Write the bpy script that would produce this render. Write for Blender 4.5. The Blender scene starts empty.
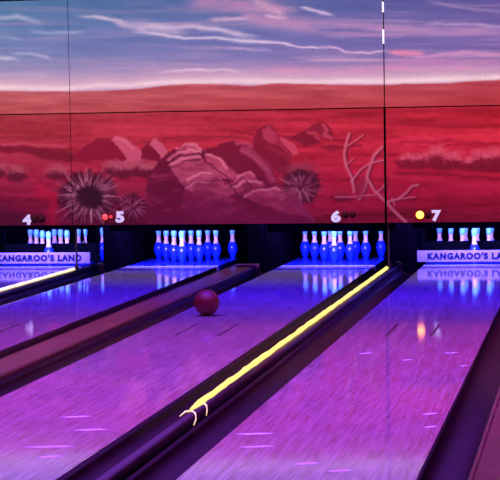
import bpy, bmesh, math, random
import numpy as np
from mathutils import Vector, Matrix

# ------------------------------------------------------------------ camera
scene = bpy.context.scene
C = scene.collection
FL, YAW, PITCH, ROLL, HCAM = 1920.35, 0.1755, 0.0584, -0.0168, 1.5666
fwd = np.array([-math.sin(YAW)*math.cos(PITCH), math.cos(YAW)*math.cos(PITCH), -math.sin(PITCH)])
rgt = np.cross(fwd, [0, 0, 1]); rgt /= np.linalg.norm(rgt)
upv = np.cross(rgt, fwd)
r2 = math.cos(ROLL)*rgt + math.sin(ROLL)*upv
u2 = -math.sin(ROLL)*rgt + math.cos(ROLL)*upv
cam_d = bpy.data.cameras.new('camera')
cam_d.sensor_width = 36.0
cam_d.lens = FL/500*36.0
cam_d.clip_end = 200
cam = bpy.data.objects.new('camera', cam_d)
C.objects.link(cam)
cam.matrix_world = Matrix(((r2[0], u2[0], -fwd[0], 0), (r2[1], u2[1], -fwd[1], 0),
                           (r2[2], u2[2], -fwd[2], HCAM), (0, 0, 0, 1)))
scene.camera = cam

# ------------------------------------------------------------------ world, lights, exposure
world = bpy.data.worlds.new('world'); scene.world = world
world.use_nodes = True
world.node_tree.nodes['Background'].inputs[0].default_value = (0.25, 0.06, 0.6, 1)
world.node_tree.nodes['Background'].inputs[1].default_value = 0.05
vs = scene.view_settings
vs.view_transform = 'Standard'; vs.look = 'None'; vs.gamma = 1.0; vs.use_curve_mapping = False
vs.exposure = 0.0


def area(name, loc, target, sx, sy, color, power, spread=180):
    d = bpy.data.lights.new(name, 'AREA'); d.shape = 'RECTANGLE'; d.size = sx; d.size_y = sy
    d.color = color; d.energy = power; d.spread = math.radians(spread)
    o = bpy.data.objects.new(name, d); C.objects.link(o); o.location = loc
    o.rotation_euler = (Vector(target)-Vector(loc)).to_track_quat('-Z', 'Y').to_euler()
    return o


# wall wash on the painted panels, from the ceiling in front of them
area('mural_wash_light', (-3.7, 17.2, 3.75), (-3.7, 20.4, 1.70), 12, 0.5, (1.0, 0.94, 0.86), 155, 80)
# purple light over the lanes
area('lane_purple_light', (-3.2, 11.5, 3.6), (-3.2, 11.5, 0), 9, 9, (0.32, 0.075, 1.0), 900, 110)
# added blue area light that tints the far end of the lanes
area('lane_blue_light', (-3.8, 17.0, 3.5), (-3.8, 17.7, 0), 10, 2.4, (0.03, 0.005, 1.0), 560, 78)

YH = 21.9686
C4, C5, C6, C7 = -6.3203, -4.7068, -2.9081, -1.2976
YM, XS1, XS2, ZL, ZS = 20.3145, -5.5694, -2.1328, 0.5347, 1.7547
ZT = 2.99
LW = 0.533
Y_FOUL, Y_END = 3.68, 22.75
# black-light tubes behind the lower edge of the panels, over each pin deck, plus an added blue fill
for nm, cx in (('four', C4), ('five', C5), ('six', C6), ('seven', C7)):
    area('pin_blacklight_' + nm, (cx, 21.07, 0.60), (cx, 22.4, 0.10), 1.1, 0.05, (0.16, 0.125, 1.0), 125, 160)
    area('deck_blue_fill_' + nm, (cx, 20.46, 0.60), (cx, 20.95, 0.0), 1.1, 0.05, (0.02, 0.0, 1.0), 14, 130)


# ------------------------------------------------------------------ materials
def lin(c):
    return tuple(((v/255)/12.92 if v/255 <= 0.04045 else ((v/255+0.055)/1.055)**2.4) for v in c)


def mat(name, col, rough=0.5, spec=0.5, emis=None, es=0, noise=0, nscale=20, coat=0, metal=0, bump=0):
    m = bpy.data.materials.new(name); m.use_nodes = True
    nt = m.node_tree; b = nt.nodes['Principled BSDF']
    b.inputs['Base Color'].default_value = (*col, 1)
    b.inputs['Roughness'].default_value = rough
    b.inputs['Specular IOR Level'].default_value = spec
    b.inputs['Metallic'].default_value = metal
    b.inputs['Coat Weight'].default_value = coat
    if emis:
        b.inputs['Emission Color'].default_value = (*emis, 1)
        b.inputs['Emission Strength'].default_value = es
    if noise or bump:
        tc = nt.nodes.new('ShaderNodeTexCoord')
        n = nt.nodes.new('ShaderNodeTexNoise'); n.inputs['Scale'].default_value = nscale
        n.inputs['Detail'].default_value = 5
        nt.links.new(tc.outputs['Object'], n.inputs['Vector'])
        if noise:
            r = nt.nodes.new('ShaderNodeValToRGB')
            r.color_ramp.elements[0].position = 0.3; r.color_ramp.elements[1].position = 0.7
            r.color_ramp.elements[0].color = (*[v*(1-noise) for v in col], 1)
            r.color_ramp.elements[1].color = (*[min(1, v*(1+noise)) for v in col], 1)
            nt.links.new(n.outputs['Fac'], r.inputs['Fac'])
            nt.links.new(r.outputs['Color'], b.inputs['Base Color'])
        if bump:
            bp = nt.nodes.new('ShaderNodeBump'); bp.inputs['Strength'].default_value = bump
            bp.inputs['Distance'].default_value = 0.003
            nt.links.new(n.outputs['Fac'], bp.inputs['Height'])
            nt.links.new(bp.outputs['Normal'], b.inputs['Normal'])
    return m


def lane_material():
    m = bpy.data.materials.new('lane_maple'); m.use_nodes = True
    nt = m.node_tree; N = nt.nodes; L = nt.links
    b = N['Principled BSDF']
    tc = N.new('ShaderNodeTexCoord')
    sep = N.new('ShaderNodeSeparateXYZ'); L.new(tc.outputs['Object'], sep.inputs[0])

    def math_(op, a, v=None, c=None):
        n = N.new('ShaderNodeMath'); n.operation = op
        if isinstance(a, (int, float)): n.inputs[0].default_value = a
        else: L.new(a, n.inputs[0])
        if v is not None:
            if isinstance(v, (int, float)): n.inputs[1].default_value = v
            else: L.new(v, n.inputs[1])
        return n.outputs[0]
    bx = math_('DIVIDE', sep.outputs['X'], 0.0273)
    idx = math_('FLOOR', bx)
    fr = math_('FRACT', bx)
    yo = math_('MULTIPLY', idx, 0.73)
    yseg = math_('FLOOR', math_('DIVIDE', math_('ADD', sep.outputs['Y'], yo), 1.6))
    cmb = N.new('ShaderNodeCombineXYZ'); L.new(idx, cmb.inputs[0]); L.new(yseg, cmb.inputs[1])
    wn = N.new('ShaderNodeTexWhiteNoise'); wn.noise_dimensions = '2D'; L.new(cmb.outputs[0], wn.inputs['Vector'])
    # long grain streaks
    mp = N.new('ShaderNodeMapping'); mp.inputs['Scale'].default_value = (48, 2.6, 1)
    L.new(tc.outputs['Object'], mp.inputs['Vector'])
    ns = N.new('ShaderNodeTexNoise'); ns.inputs['Scale'].default_value = 1.0; ns.inputs['Detail'].default_value = 6
    L.new(mp.outputs[0], ns.inputs['Vector'])
    # soft blotches
    mp2 = N.new('ShaderNodeMapping'); mp2.inputs['Scale'].default_value = (3, 0.7, 1)
    L.new(tc.outputs['Object'], mp2.inputs['Vector'])
    n2 = N.new('ShaderNodeTexNoise'); n2.inputs['Scale'].default_value = 1.0; n2.inputs['Detail'].default_value = 4
    L.new(mp2.outputs[0], n2.inputs['Vector'])
    v = math_('ADD', math_('MULTIPLY', wn.outputs['Value'], 0.20), math_('MULTIPLY', ns.outputs['Fac'], 1.5))
    v = math_('ADD', v, math_('MULTIPLY', n2.outputs['Fac'], 0.35))
    seam = math_('LESS_THAN', fr, 0.09)
    v = math_('SUBTRACT', v, math_('MULTIPLY', seam, 0.25))
    v = math_('SUBTRACT', v, 0.48)
    rmp = N.new('ShaderNodeValToRGB')
    rmp.color_ramp.elements[0].position = 0.15; rmp.color_ramp.elements[0].color = (0.24, 0.15, 0.17, 1)
    rmp.color_ramp.elements[1].position = 0.90; rmp.color_ramp.elements[1].color = (0.52, 0.38, 0.40, 1)
    L.new(v, rmp.inputs['Fac'])
    L.new(rmp.outputs['Color'], b.inputs['Base Color'])
    b.inputs['Roughness'].default_value = 0.06
    b.inputs['Specular IOR Level'].default_value = 0.5
    bp = N.new('ShaderNodeBump'); bp.inputs['Strength'].default_value = 0.03; bp.inputs['Distance'].default_value = 0.0005
    L.new(ns.outputs['Fac'], bp.inputs['Height']); L.new(bp.outputs['Normal'], b.inputs['Normal'])
    return m


M = {}
M['lane'] = lane_material()
M['inlay'] = mat('pale_inlay', (0.35, 0.45, 0.85), 0.3, noise=0.15)
M['deck'] = mat('pin_deck_blue', (0.02, 0.03, 0.42), 0.12, 0.4, noise=0.15)
M['streak'] = mat('pale_light_streak', (1.0, 0.9, 0.9), 0.5, noise=0.1)
M['dart'] = mat('dark_dart', (0.05, 0.01, 0.06), 0.3, noise=0.2)
M['gutter'] = mat('gutter_plastic', (0.020, 0.002, 0.006), 0.45, 0.12, noise=0.3, nscale=6)
M['cap_flat'] = mat('cap_laminate', (0.16, 0.035, 0.03), 0.32, 0.5, noise=0.35, nscale=5, bump=0.1)
M['cap_ridge'] = mat('cap_dark', (0.045, 0.014, 0.014), 0.3, 0.3, noise=0.3, nscale=8)
M['black'] = mat('matt_black', (0.002, 0.002, 0.003), 0.9, 0.0, noise=0.3, nscale=10)
M['kick'] = mat('kickback_navy', (0.0015, 0.001, 0.002), 0.9, 0.0, noise=0.4, nscale=6)
M['concrete'] = mat('concrete', (0.03, 0.03, 0.035), 0.9, 0.2, noise=0.3, nscale=3)
M['wall'] = mat('dark_wall_paint', (0.02, 0.015, 0.03), 0.9, 0.2, noise=0.2, nscale=3)
M['ceiling'] = mat('dark_ceiling_paint', (0.015, 0.012, 0.02), 0.9, 0.2, noise=0.2, nscale=3)
M['approach'] = mat('approach_maple', (0.35, 0.2, 0.15), 0.2, 0.5, noise=0.2, nscale=4)
M['pin_head'] = mat('pin_head_white', (0.22, 0.80, 0.95), 0.3, 0.5, noise=0.04)
M['pin_neck'] = mat('pin_neck_stripe', (0.98, 0.62, 0.42), 0.3, 0.5, noise=0.04)
M['pin_body'] = mat('pin_body_glow', (0.010, 0.04, 0.95), 0.25, 0.5, noise=0.06)
M['pin_band'] = mat('pin_crown_mark', (0.01, 0.02, 0.5), 0.3, 0.5, noise=0.06)
M['board'] = mat('sweep_board_face', (0.24, 0.17, 0.42), 0.45, 0.3, noise=0.08, nscale=9)
M['letter'] = mat('letter_ink', (0.004, 0.004, 0.02), 0.6, 0.2, noise=0.1)
M['number'] = mat('number_white', (0.95, 0.82, 0.88), 0.5, 0.3, noise=0.04)
M['lamp_off'] = mat('lamp_unlit', (0.05, 0.002, 0.004), 0.6, 0.1, noise=0.1)
M['lamp_red'] = mat('lamp_red_lit', (0.6, 0.05, 0.05), 0.3, 0.5, (1.0, 0.05, 0.06), 1.3)
M['lamp_dim'] = mat('lamp_red_dim', (0.5, 0.03, 0.05), 0.3, 0.5, (1.0, 0.03, 0.05), 0.6)
M['lamp_amber'] = mat('lamp_amber_lit', (1, 0.6, 0.2), 0.3, 0.5, (1.0, 0.22, 0.01), 6.0)
M['bezel'] = mat('lamp_bezel', (0.05, 0.004, 0.008), 0.6, 0.1, noise=0.1)
M['strip'] = mat('strip_glow', (0.3, 0.22, 0.02), 0.5, 0.2, (1.0, 0.84, 0.20), 1.15)
M['strip_pale'] = mat('strip_glow_pale', (0.3, 0.22, 0.1), 0.5, 0.2, (1.0, 0.78, 0.50), 1.3)
M['clip'] = mat('clip_glint_glow', (0.95, 0.8, 0.3), 0.25, 0.6, (1.0, 0.80, 0.22), 0.9)  # glow paints the yellow glints at the strip's near end
M['ball'] = mat('ball_urethane', (0.19, 0.005, 0.014), 0.45, 0.5, noise=0.25, nscale=9)
M['hole'] = mat('ball_hole', (0.02, 0.002, 0.01), 0.6, 0.3, noise=0.1)
M['post'] = mat('post_brown', (0.05, 0.012, 0.02), 0.6, 0.3, noise=0.2)
M['seam_leak'] = mat('seam_leak_pale', (0.95, 0.9, 1.0), 0.4, 0.5, noise=0.05)
# the painted panels: colour attribute from the painter below, broken up with fine noise
m = bpy.data.materials.new('painted_mural'); m.use_nodes = True
nt = m.node_tree; b = nt.nodes['Principled BSDF']
at = nt.nodes.new('ShaderNodeVertexColor'); at.layer_name = 'paint'
tc = nt.nodes.new('ShaderNodeTexCoord')
nz = nt.nodes.new('ShaderNodeTexNoise'); nz.inputs['Scale'].default_value = 45; nz.inputs['Detail'].default_value = 4
nt.links.new(tc.outputs['Object'], nz.inputs['Vector'])
mr = nt.nodes.new('ShaderNodeMapRange'); mr.inputs[1].default_value = 0.3; mr.inputs[2].default_value = 0.7
mr.inputs[3].default_value = 0.84; mr.inputs[4].default_value = 1.0
nt.links.new(nz.outputs['Fac'], mr.inputs[0])
mx = nt.nodes.new('ShaderNodeMix'); mx.data_type = 'RGBA'; mx.blend_type = 'MULTIPLY'; mx.inputs[0].default_value = 1
nt.links.new(at.outputs['Color'], mx.inputs[6]); nt.links.new(mr.outputs[0], mx.inputs[7])
nt.links.new(mx.outputs[2], b.inputs['Base Color'])
b.inputs['Roughness'].default_value = 0.75; b.inputs['Specular IOR Level'].default_value = 0.15
M['mural'] = m


# ------------------------------------------------------------------ mesh helpers
class MB:
    def __init__(s): s.v = []; s.f = []; s.mi = []; s.sm = []

    def box(s, x0, x1, y0, y1, z0, z1, mi=0):
        n = len(s.v)
        s.v += [(x, y, z) for z in (z0, z1) for y in (y0, y1) for x in (x0, x1)]
        for q in ((0, 2, 3, 1), (4, 5, 7, 6), (0, 1, 5, 4), (2, 6, 7, 3), (0, 4, 6, 2), (1, 3, 7, 5)):
            s.f.append([n+i for i in q]); s.mi.append(mi); s.sm.append(False)

    def prism(s, prof, y0, y1, mi=0, smooth=False):
        """closed (x,z) outline, counter-clockwise seen from -Y, extruded along Y"""
        n = len(s.v); k = len(prof)
        s.v += [(x, y0, z) for x, z in prof] + [(x, y1, z) for x, z in prof]
        for i in range(k):
            j = (i+1) % k
            s.f.append([n+i, n+k+i, n+k+j, n+j]); s.mi.append(mi); s.sm.append(smooth)
        s.f.append([n+i for i in range(k)]); s.mi.append(mi); s.sm.append(False)
        s.f.append([n+k+i for i in reversed(range(k))]); s.mi.append(mi); s.sm.append(False)

    def lathe(s, prof, seg=24, mi=0, mis=None, axis='Z', off=(0, 0, 0)):
        n = len(s.v); k = len(prof)
        for r, h in prof:
            for a in range(seg):
                t = 2*math.pi*a/seg
                p = (r*math.cos(t), r*math.sin(t), h)
                if axis == 'Y': p = (r*math.cos(t), -h, r*math.sin(t))
                s.v.append((p[0]+off[0], p[1]+off[1], p[2]+off[2]))
        for i in range(k-1):
            for a in range(seg):
                b_ = (a+1) % seg
                s.f.append([n+i*seg+a, n+i*seg+b_, n+(i+1)*seg+b_, n+(i+1)*seg+a])
                s.mi.append(mis[i] if mis else mi); s.sm.append(True)
        s.f.append([n+a for a in reversed(range(seg))]); s.mi.append(mis[0] if mis else mi); s.sm.append(False)
        s.f.append([n+(k-1)*seg+a for a in range(seg)]); s.mi.append(mis[-1] if mis else mi); s.sm.append(False)

    def tube(s, pts, rad, seg=8, mi=0):
        n = len(s.v); pts = [Vector(p) for p in pts]; k = len(pts)
        if not hasattr(rad, '__len__'): rad = [rad]*k
        for i, p in enumerate(pts):
            t = (pts[min(i+1, k-1)]-pts[max(i-1, 0)]).normalized()
            a = t.orthogonal().normalized() if i == 0 else (a - t*a.dot(t)).normalized()
            b_ = t.cross(a)
            for q in range(seg):
                th = 2*math.pi*q/seg
                s.v.append(tuple(p+(a*math.cos(th)+b_*math.sin(th))*rad[i]))
        for i in range(k-1):
            for q in range(seg):
                r_ = (q+1) % seg
                s.f.append([n+i*seg+q, n+i*seg+r_, n+(i+1)*seg+r_, n+(i+1)*seg+q]); s.mi.append(mi); s.sm.append(True)
        s.f.append([n+q for q in reversed(range(seg))]); s.mi.append(mi); s.sm.append(False)
        s.f.append([n+(k-1)*seg+q for q in range(seg)]); s.mi.append(mi); s.sm.append(False)

    def build(s, name, mats, parent=None, origin=None, bevel=0):
        if not isinstance(mats, (list, tuple)): mats = [mats]
        ox = origin or (0, 0, 0)
        me = bpy.data.meshes.new(name)
        me.from_pydata([(v[0]-ox[0], v[1]-ox[1], v[2]-ox[2]) for v in s.v], [], s.f)
        for mm in mats: me.materials.append(mm)
        me.polygons.foreach_set('material_index', s.mi)
        me.polygons.foreach_set('use_smooth', s.sm)
        me.update()
        bm = bmesh.new(); bm.from_mesh(me); bmesh.ops.recalc_face_normals(bm, faces=bm.faces); bm.to_mesh(me); bm.free()
        o = bpy.data.objects.new(name, me); C.objects.link(o); o.location = ox
        if parent: o.parent = parent
        if bevel:
            bv = o.modifiers.new('bevel', 'BEVEL'); bv.width = bevel; bv.segments = 2; bv.limit_method = 'ANGLE'
        return o


def tag(o, label=None, cat=None, group=None, kind=None):
    if label: o['label'] = label
    if cat: o['category'] = cat
    if group: o['group'] = group
    if kind: o['kind'] = kind
    return o


def empty(name, loc, label, cat, group=None):
    o = bpy.data.objects.new(name, None); C.objects.link(o); o.location = loc
    o.empty_display_size = 0.1
    return tag(o, label, cat, group)


def text_mesh(name, body, width, height, loc, material, parent=None, bold=0.03, depth=0.003, spacing=1.0):
    """upright lettering facing -Y, fitted to width x height, lower left corner at loc"""
    cu = bpy.data.curves.new('tmp_text', 'FONT'); cu.body = body; cu.size = 1
    cu.offset = bold; cu.extrude = 0.5; cu.space_character = spacing; cu.resolution_u = 4
    to = bpy.data.objects.new('tmp_text', cu); C.objects.link(to)
    bpy.context.view_layer.update()
    dg = bpy.context.evaluated_depsgraph_get()
    me = bpy.data.meshes.new_from_object(to.evaluated_get(dg))
    bpy.data.objects.remove(to); bpy.data.curves.remove(cu)
    co = np.zeros(len(me.vertices)*3); me.vertices.foreach_get('co', co); co = co.reshape(-1, 3)
    mn, mxx = co.min(0), co.max(0); sc = (mxx-mn)
    out = np.zeros_like(co)
    out[:, 0] = (co[:, 0]-mn[0])/sc[0]*width
    out[:, 2] = (co[:, 1]-mn[1])/sc[1]*height
    out[:, 1] = -(co[:, 2]-mn[2])/sc[2]*depth
    me.vertices.foreach_set('co', out.ravel()); me.materials.clear(); me.materials.append(material); me.update()
    me.name = name
    o = bpy.data.objects.new(name, me); C.objects.link(o)
    if parent:
        o.parent = parent
        o.location = Vector(loc)-parent.location
    else:
        o.location = loc
    return o


# ------------------------------------------------------------------ room shell
def shell(name, box, m_):
    mb = MB(); mb.box(*box); o = mb.build(name, m_); o['kind'] = 'structure'; return o


X_L, X_R, Y_B, Y_F, Z_C = -11.0, 4.0, -3.0, 23.6, 4.2
shell('floor', (X_L, X_R, Y_FOUL, Y_F, -0.30, -0.16), M['concrete'])
shell('floor_approach', (X_L, X_R, Y_B, Y_FOUL-0.005, -0.30, 0.0), M['approach'])
shell('ceiling', (X_L, X_R, Y_B, Y_F, Z_C, Z_C+0.1), M['ceiling'])
shell('wall_left', (X_L-0.1, X_L, Y_B, Y_F, -0.3, Z_C+0.1), M['wall'])
shell('wall_right', (X_R, X_R+0.1, Y_B, Y_F, -0.3, Z_C+0.1), M['wall'])
shell('wall_back', (X_L-0.1, X_R+0.1, Y_F, Y_F+0.1, -0.3, Z_C+0.1), M['wall'])
shell('wall_front', (X_L-0.1, X_R+0.1, Y_B-0.1, Y_B, -0.3, Z_C+0.1), M['wall'])
# dark soffit over the painted panels
shell('trim_1', (X_L, X_R, YM-0.02, YM+0.12, ZT+0.012, Z_C), M['wall'])

# ------------------------------------------------------------------ lanes
lane_spec = [
    (C4, 'left-hand wooden bowling lane under number 4, blue lit, cut off by the frame'),
    (C5, 'glossy wooden bowling lane running to the full rack of pins right of number 5'),
    (C6, 'glossy wooden bowling lane carrying the rolling red ball'),
    (C7, 'right-hand wooden bowling lane with the amber lamp mirrored in it'),
]
light_streaks = {
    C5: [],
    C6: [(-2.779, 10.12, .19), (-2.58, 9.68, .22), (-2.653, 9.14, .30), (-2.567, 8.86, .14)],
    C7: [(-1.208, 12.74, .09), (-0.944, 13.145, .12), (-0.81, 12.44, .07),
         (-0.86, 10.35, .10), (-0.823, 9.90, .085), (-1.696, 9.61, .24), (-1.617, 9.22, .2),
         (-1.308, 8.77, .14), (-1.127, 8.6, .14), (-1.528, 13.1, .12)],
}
for cx, lab in lane_spec:
    mb = MB()
    mb.box(-LW, LW, Y_FOUL, 21.42, -0.06, 0.0, 0)
    mb.box(-LW, LW, 21.42, Y_END, -0.06, 0.0, 4)
    e = 0.0008
    # splice lines by the pin deck
    mb.box(-LW, LW, 21.40, 21.45, 0, e, 1)
    if cx in (C6, C4): mb.box(-LW, LW, 20.93, 20.965, 0, e, 1)
    # down-lane range finder darts, two long ones and two short ones
    for dx, y0, ln in ((-0.20, 14.2, 0.85), (0.13, 14.2, 0.85)):
        mb.box(dx-0.013, dx+0.013, y0, y0+ln, 0, e, 3)
    for i in range(7):   # aiming arrows nearer the foul line
        ax = -0.45+0.15*i; ay = 8.0-abs(i-3)*0.18-0.2
        n = len(mb.v)
        mb.v += [(ax-0.016, ay-0.15, e), (ax+0.016, ay-0.15, e), (ax, ay, e)]
        mb.f.append([n, n+1, n+2]); mb.mi.append(3); mb.sm.append(False)
    # pale lens-shaped faces painting light streaks across the boards
    for sx, sy, w in light_streaks.get(cx, []):
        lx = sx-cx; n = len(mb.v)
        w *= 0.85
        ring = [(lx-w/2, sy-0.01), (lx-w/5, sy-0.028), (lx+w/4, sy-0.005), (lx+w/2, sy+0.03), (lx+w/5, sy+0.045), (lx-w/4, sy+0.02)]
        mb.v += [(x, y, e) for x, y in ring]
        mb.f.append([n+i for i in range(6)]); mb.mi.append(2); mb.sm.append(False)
    o = mb.build('bowling_lane', [M['lane'], M['inlay'], M['streak'], M['dart'], M['deck']])
    o.location = (cx, 0, 0)
    tag(o, lab, 'bowling lane', 'bowling lanes')


# ------------------------------------------------------------------ gutters and dividers
def gutter(x0, x1, label):
    w = (x1-x0); d = 0.085; t = 0.012
    prof = []
    n = 12
    for i in range(n+1):
        a = math.pi*i/n
        prof.append((x0+w/2-(w/2)*math.cos(a), -0.008-d*math.sin(a)**0.8 if 0 < i < n else -0.004))
    outer = [(x1, -0.004-t), ] + [(x0+w/2-(w/2)*math.cos(math.pi*i/n), -0.008-t-d*math.sin(math.pi*i/n)**0.8) for i in range(n-1, 0, -1)] + [(x0, -0.004-t)]
    mb = MB(); mb.prism(prof+outer, Y_FOUL, 21.3, 0, True)
    o = mb.build('gutter', M['gutter'], origin=((x0+x1)/2, Y_FOUL, -0.1))
    return tag(o, label, 'gutter', 'lane gutters')


G = 0.233
g = 0.002
gutter(C4+LW+g, C4+LW+G, 'dark gutter between lane of number 4 and the leftmost glowing strip')
gutter(C5-LW-G, C5-LW-g, 'dark gutter along the right foot of the leftmost glowing strip divider')
gutter(C5+LW+g, C5+LW+G, 'dark gutter left of the wide red-brown divider, hidden behind it in part')
gutter(C6-LW-G, C6-LW-g, 'dark gutter between the wide red-brown divider and the lane with the red ball')
gutter(C6+LW+g, C6+LW+G, 'black gutter left of the long yellow glowing strip')
gutter(C7-LW-G, C7-LW-g, 'dark purple gutter right of the long yellow glowing strip')
gutter(C7+LW+g, C7+LW+G, 'broad dark gutter at the lower right, right of the amber reflection')


def divider(x0, x1, ztop, kind, label, y_strip=None, pale=False, cap_mat=None):
    xc = (x0+x1)/2
    t = empty('lane_divider', (xc, Y_FOUL, -0.16), label, 'lane divider', 'lane dividers')
    def local(mb, name, mats, bevel=0):
        o = mb.build(name, mats, bevel=bevel)
        o.parent = t; o.location = Vector((0, 0, 0))-t.location
        return o
    mb = MB(); mb.box(x0+0.012, x1-0.012, Y_FOUL, 21.3, -0.158, ztop-0.028, 0)
    local(mb, 'core', M['black'])
    mb = MB()
    if kind == 'flat':
        r = 0.016
        prof = [(x0, -0.004), (x1, -0.004), (x1, ztop-0.012), (x1-0.004, ztop-0.003), (x1-0.012, ztop+0.004),
                (x1-0.024, ztop+0.004), (x1-0.032, ztop-0.003), (x1-0.040, ztop), (x0+0.034, ztop), (x0+0.028, ztop-0.004),
                (x0+0.022, ztop+0.003), (x0+0.010, ztop+0.003), (x0+0.003, ztop-0.004), (x0, ztop-0.014)]
        mb.prism(prof, Y_FOUL, 21.3, 0)
        local(mb, 'cap', M['cap_flat'])
    else:
        n = 10; rr = (x1-x0)/2; prof = [(x0-0.0, -0.004), (x1+0.0, -0.004)]
        for i in range(n+1):
            a = math.pi*i/n
            prof.append((xc+rr*math.cos(a), ztop-0.03+0.03*math.sin(a)))
        mb.prism(prof, Y_FOUL, 21.3, 0, True)
        local(mb, 'cap', M['cap_ridge'])
    if y_strip:
        mb = MB(); rnd = random.Random(5); pts = []; rad = []
        y = y_strip[0]
        while y < y_strip[1]:
            pts.append((xc-0.012+rnd.uniform(-.003, .003), y, ztop+0.004)); rad.append(0.019+rnd.uniform(-.003, .003)); y += 0.13
        rad[0] = 0.008; rad[1] = 0.016
        mb.tube(pts, rad, 8)
        o = local(mb, 'light_strip', M['strip_pale' if pale else 'strip'])
        o['label'] = 'pale glowing strip' if pale else 'yellow glowing strip'
        mb = MB(); ye = y_strip[1]
        mb.lathe([(0.012, 0), (0.016, 0.01), (0.013, 0.05), (0.007, 0.09), (0.003, 0.11)], 10, off=(xc+0.01, ye, ztop))
        o = local(mb, 'strip_end', M['post']); 
        if not pale:
            for yy, ln in ((9.95, 0.11), (10.25, 0.075)):
                mb = MB()
                pts = [(xc-0.044, yy-0.06, ztop-0.012), (xc-0.028, yy+0.0, ztop+0.004), (xc+0.004, yy+0.02, ztop+0.005), (xc+0.026, yy, ztop-0.006),
                       (xc+0.039, yy-0.05, ztop-0.03), (xc+0.041, yy-ln, ztop-0.052)]
                if ln < 0.1: pts = pts[2:]
                mb.tube(pts, [0.003, 0.005, 0.006, 0.0055, 0.005, 0.002][-len(pts):], 6)
                o = local(mb, 'strip_glint_clip', M['clip'])
    return t


divider(C4+LW+G+0.001, C5-LW-G-0.001, 0.058, 'ridge', 'narrow lane divider between numbers 4 and 5 with pale glowing strip', (12.5, 20.2), True)
divider(C5+LW+G+0.001, C6-LW-G-0.001, 0.032, 'flat', 'wide red-brown flat-topped lane divider behind and left of the red ball')
divider(C6+LW+G+0.001, C7-LW-G-0.001, 0.058, 'ridge', 'narrow dark lane divider carrying the long yellow glowing strip', (10.02, 20.2))
divider(C7+LW+G+0.001, C7+LW+G+0.264, 0.032, 'flat', 'wide pinkish-brown lane divider cut off at the lower right corner')

# ------------------------------------------------------------------ pit: kickbacks, pit floor, curtain
def kickback(x0, x1, label):
    mb = MB()
    y0, y1 = 21.32, Y_END
    prof = [(y0, -0.158), (y1, -0.158), (y1, 0.95), (y0, 0.95)]
    mb.box(x0, x1, y0, y1, -0.158, 0.95, 0)
    # raised wear plates and edge trims on both faces
    for xs, s in ((x0, -1), (x1, 1)):
        a, b_ = sorted((xs, xs+s*0.008))
        mb.box(a, b_, y0+0.15, y1-0.05, 0.01, 0.55, 0)
    n = max(2, int((x1-x0)/0.06))
    for i in range(n+1):
        x = x0+0.008+(x1-x0-0.016)*i/n
        mb.box(x-0.006, x+0.006, y0-0.010, y0, 0.06, 0.93, 0)
    o = mb.build('kickback_panel', M['kick'], origin=((x0+x1)/2, y0, -0.158), bevel=0.003)
    tag(o, label, 'machine side panel', 'kickback panels')


kickback(C5-LW-0.25, C5-LW-0.02, 'dark navy side panel between the pins under numbers 4 and 5')
kickback(C6-LW-0.36, C6-LW-0.02, 'wide black side panel between the two full pin racks')
kickback(C7-LW-0.37, C7-LW-0.088, 'dark side panel behind the far end of the long yellow strip')
mb = MB()
front = [(-8.2+9.6*i/180, 23.15+0.03*math.sin(i*1.05)) for i in range(181)]
n = 0
for x, y in front: mb.v += [(x, y, -0.15), (x, y, 2.2)]
for i in range(180): mb.f.append([2*i, 2*i+2, 2*i+3, 2*i+1]); mb.mi.append(0); mb.sm.append(True)
o = mb.build('pit_curtain', M['black']); sd = o.modifiers.new('thickness', 'SOLIDIFY'); sd.thickness = 0.006
tag(o, 'black pleated curtain hanging behind all the pin racks', 'curtain')

# ------------------------------------------------------------------ bowling pins
IN = 0.0254
pin_prof = [(1.00, 0), (1.05, .06), (1.14, .4), (1.41, .75*1.5), (1.66, 1.7), (1.91, 2.6), (2.16, 3.375), (2.36, 4.2), (2.383, 4.5), (2.35, 5.0),
            (2.20, 5.6), (1.98, 6.4), (1.70, 7.0), (1.41, 7.6), (1.16, 8.2), (0.98, 9.0), (0.90, 9.6), (0.94, 10.4), (1.05, 11.2),
            (1.18, 12.0), (1.27, 12.8), (1.273, 13.5), (1.20, 14.1), (1.05, 14.5), (0.78, 14.8), (0.42, 14.96), (0.08, 15.0)]


def ramp(h):
    return 2


head_p = [p for p in pin_prof if p[1] >= 11.2]
neck_p = [p for p in pin_prof if 7.6 <= p[1] <= 11.2]
body_p = [p for p in pin_prof if p[1] <= 7.6]


def scaled(pr): return [(r*IN, h*IN) for r, h in pr]


def make_pin():
    t = bpy.data.objects.new('bowling_pin', None); C.objects.link(t); t.empty_display_size = 0.05
    mb = MB(); bp_ = scaled(body_p)
    mb.lathe(bp_, 28, mis=[3 if 4.0 < (body_p[i][1]) < 4.6 else 0 for i in range(len(bp_)-1)])
    body = mb.build('body', [M['pin_body'], M['pin_neck'], M['pin_head'], M['pin_band']], t)
    mb = MB(); mb.lathe(scaled(neck_p), 28)
    mb.build('neck_stripe', M['pin_neck'], t)['label'] = 'pinkish white neck'
    mb = MB(); mb.lathe(scaled(head_p), 28)
    mb.build('head', M['pin_head'], t)['label'] = 'pale blue head'
    return t


proto = make_pin()
used = [False]


def place_pin(x, y, lab, group, tilt=None):
    if not used[0]:
        r = proto; used[0] = True
    else:
        r = proto.copy(); C.objects.link(r)
        for ch in list(proto.children):
            c = ch.copy(); C.objects.link(c); c.parent = r
    r.location = (x, y, 0.001)
    if tilt: r.rotation_euler = tilt
    tag(r, lab, 'bowling pin', group)


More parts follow.
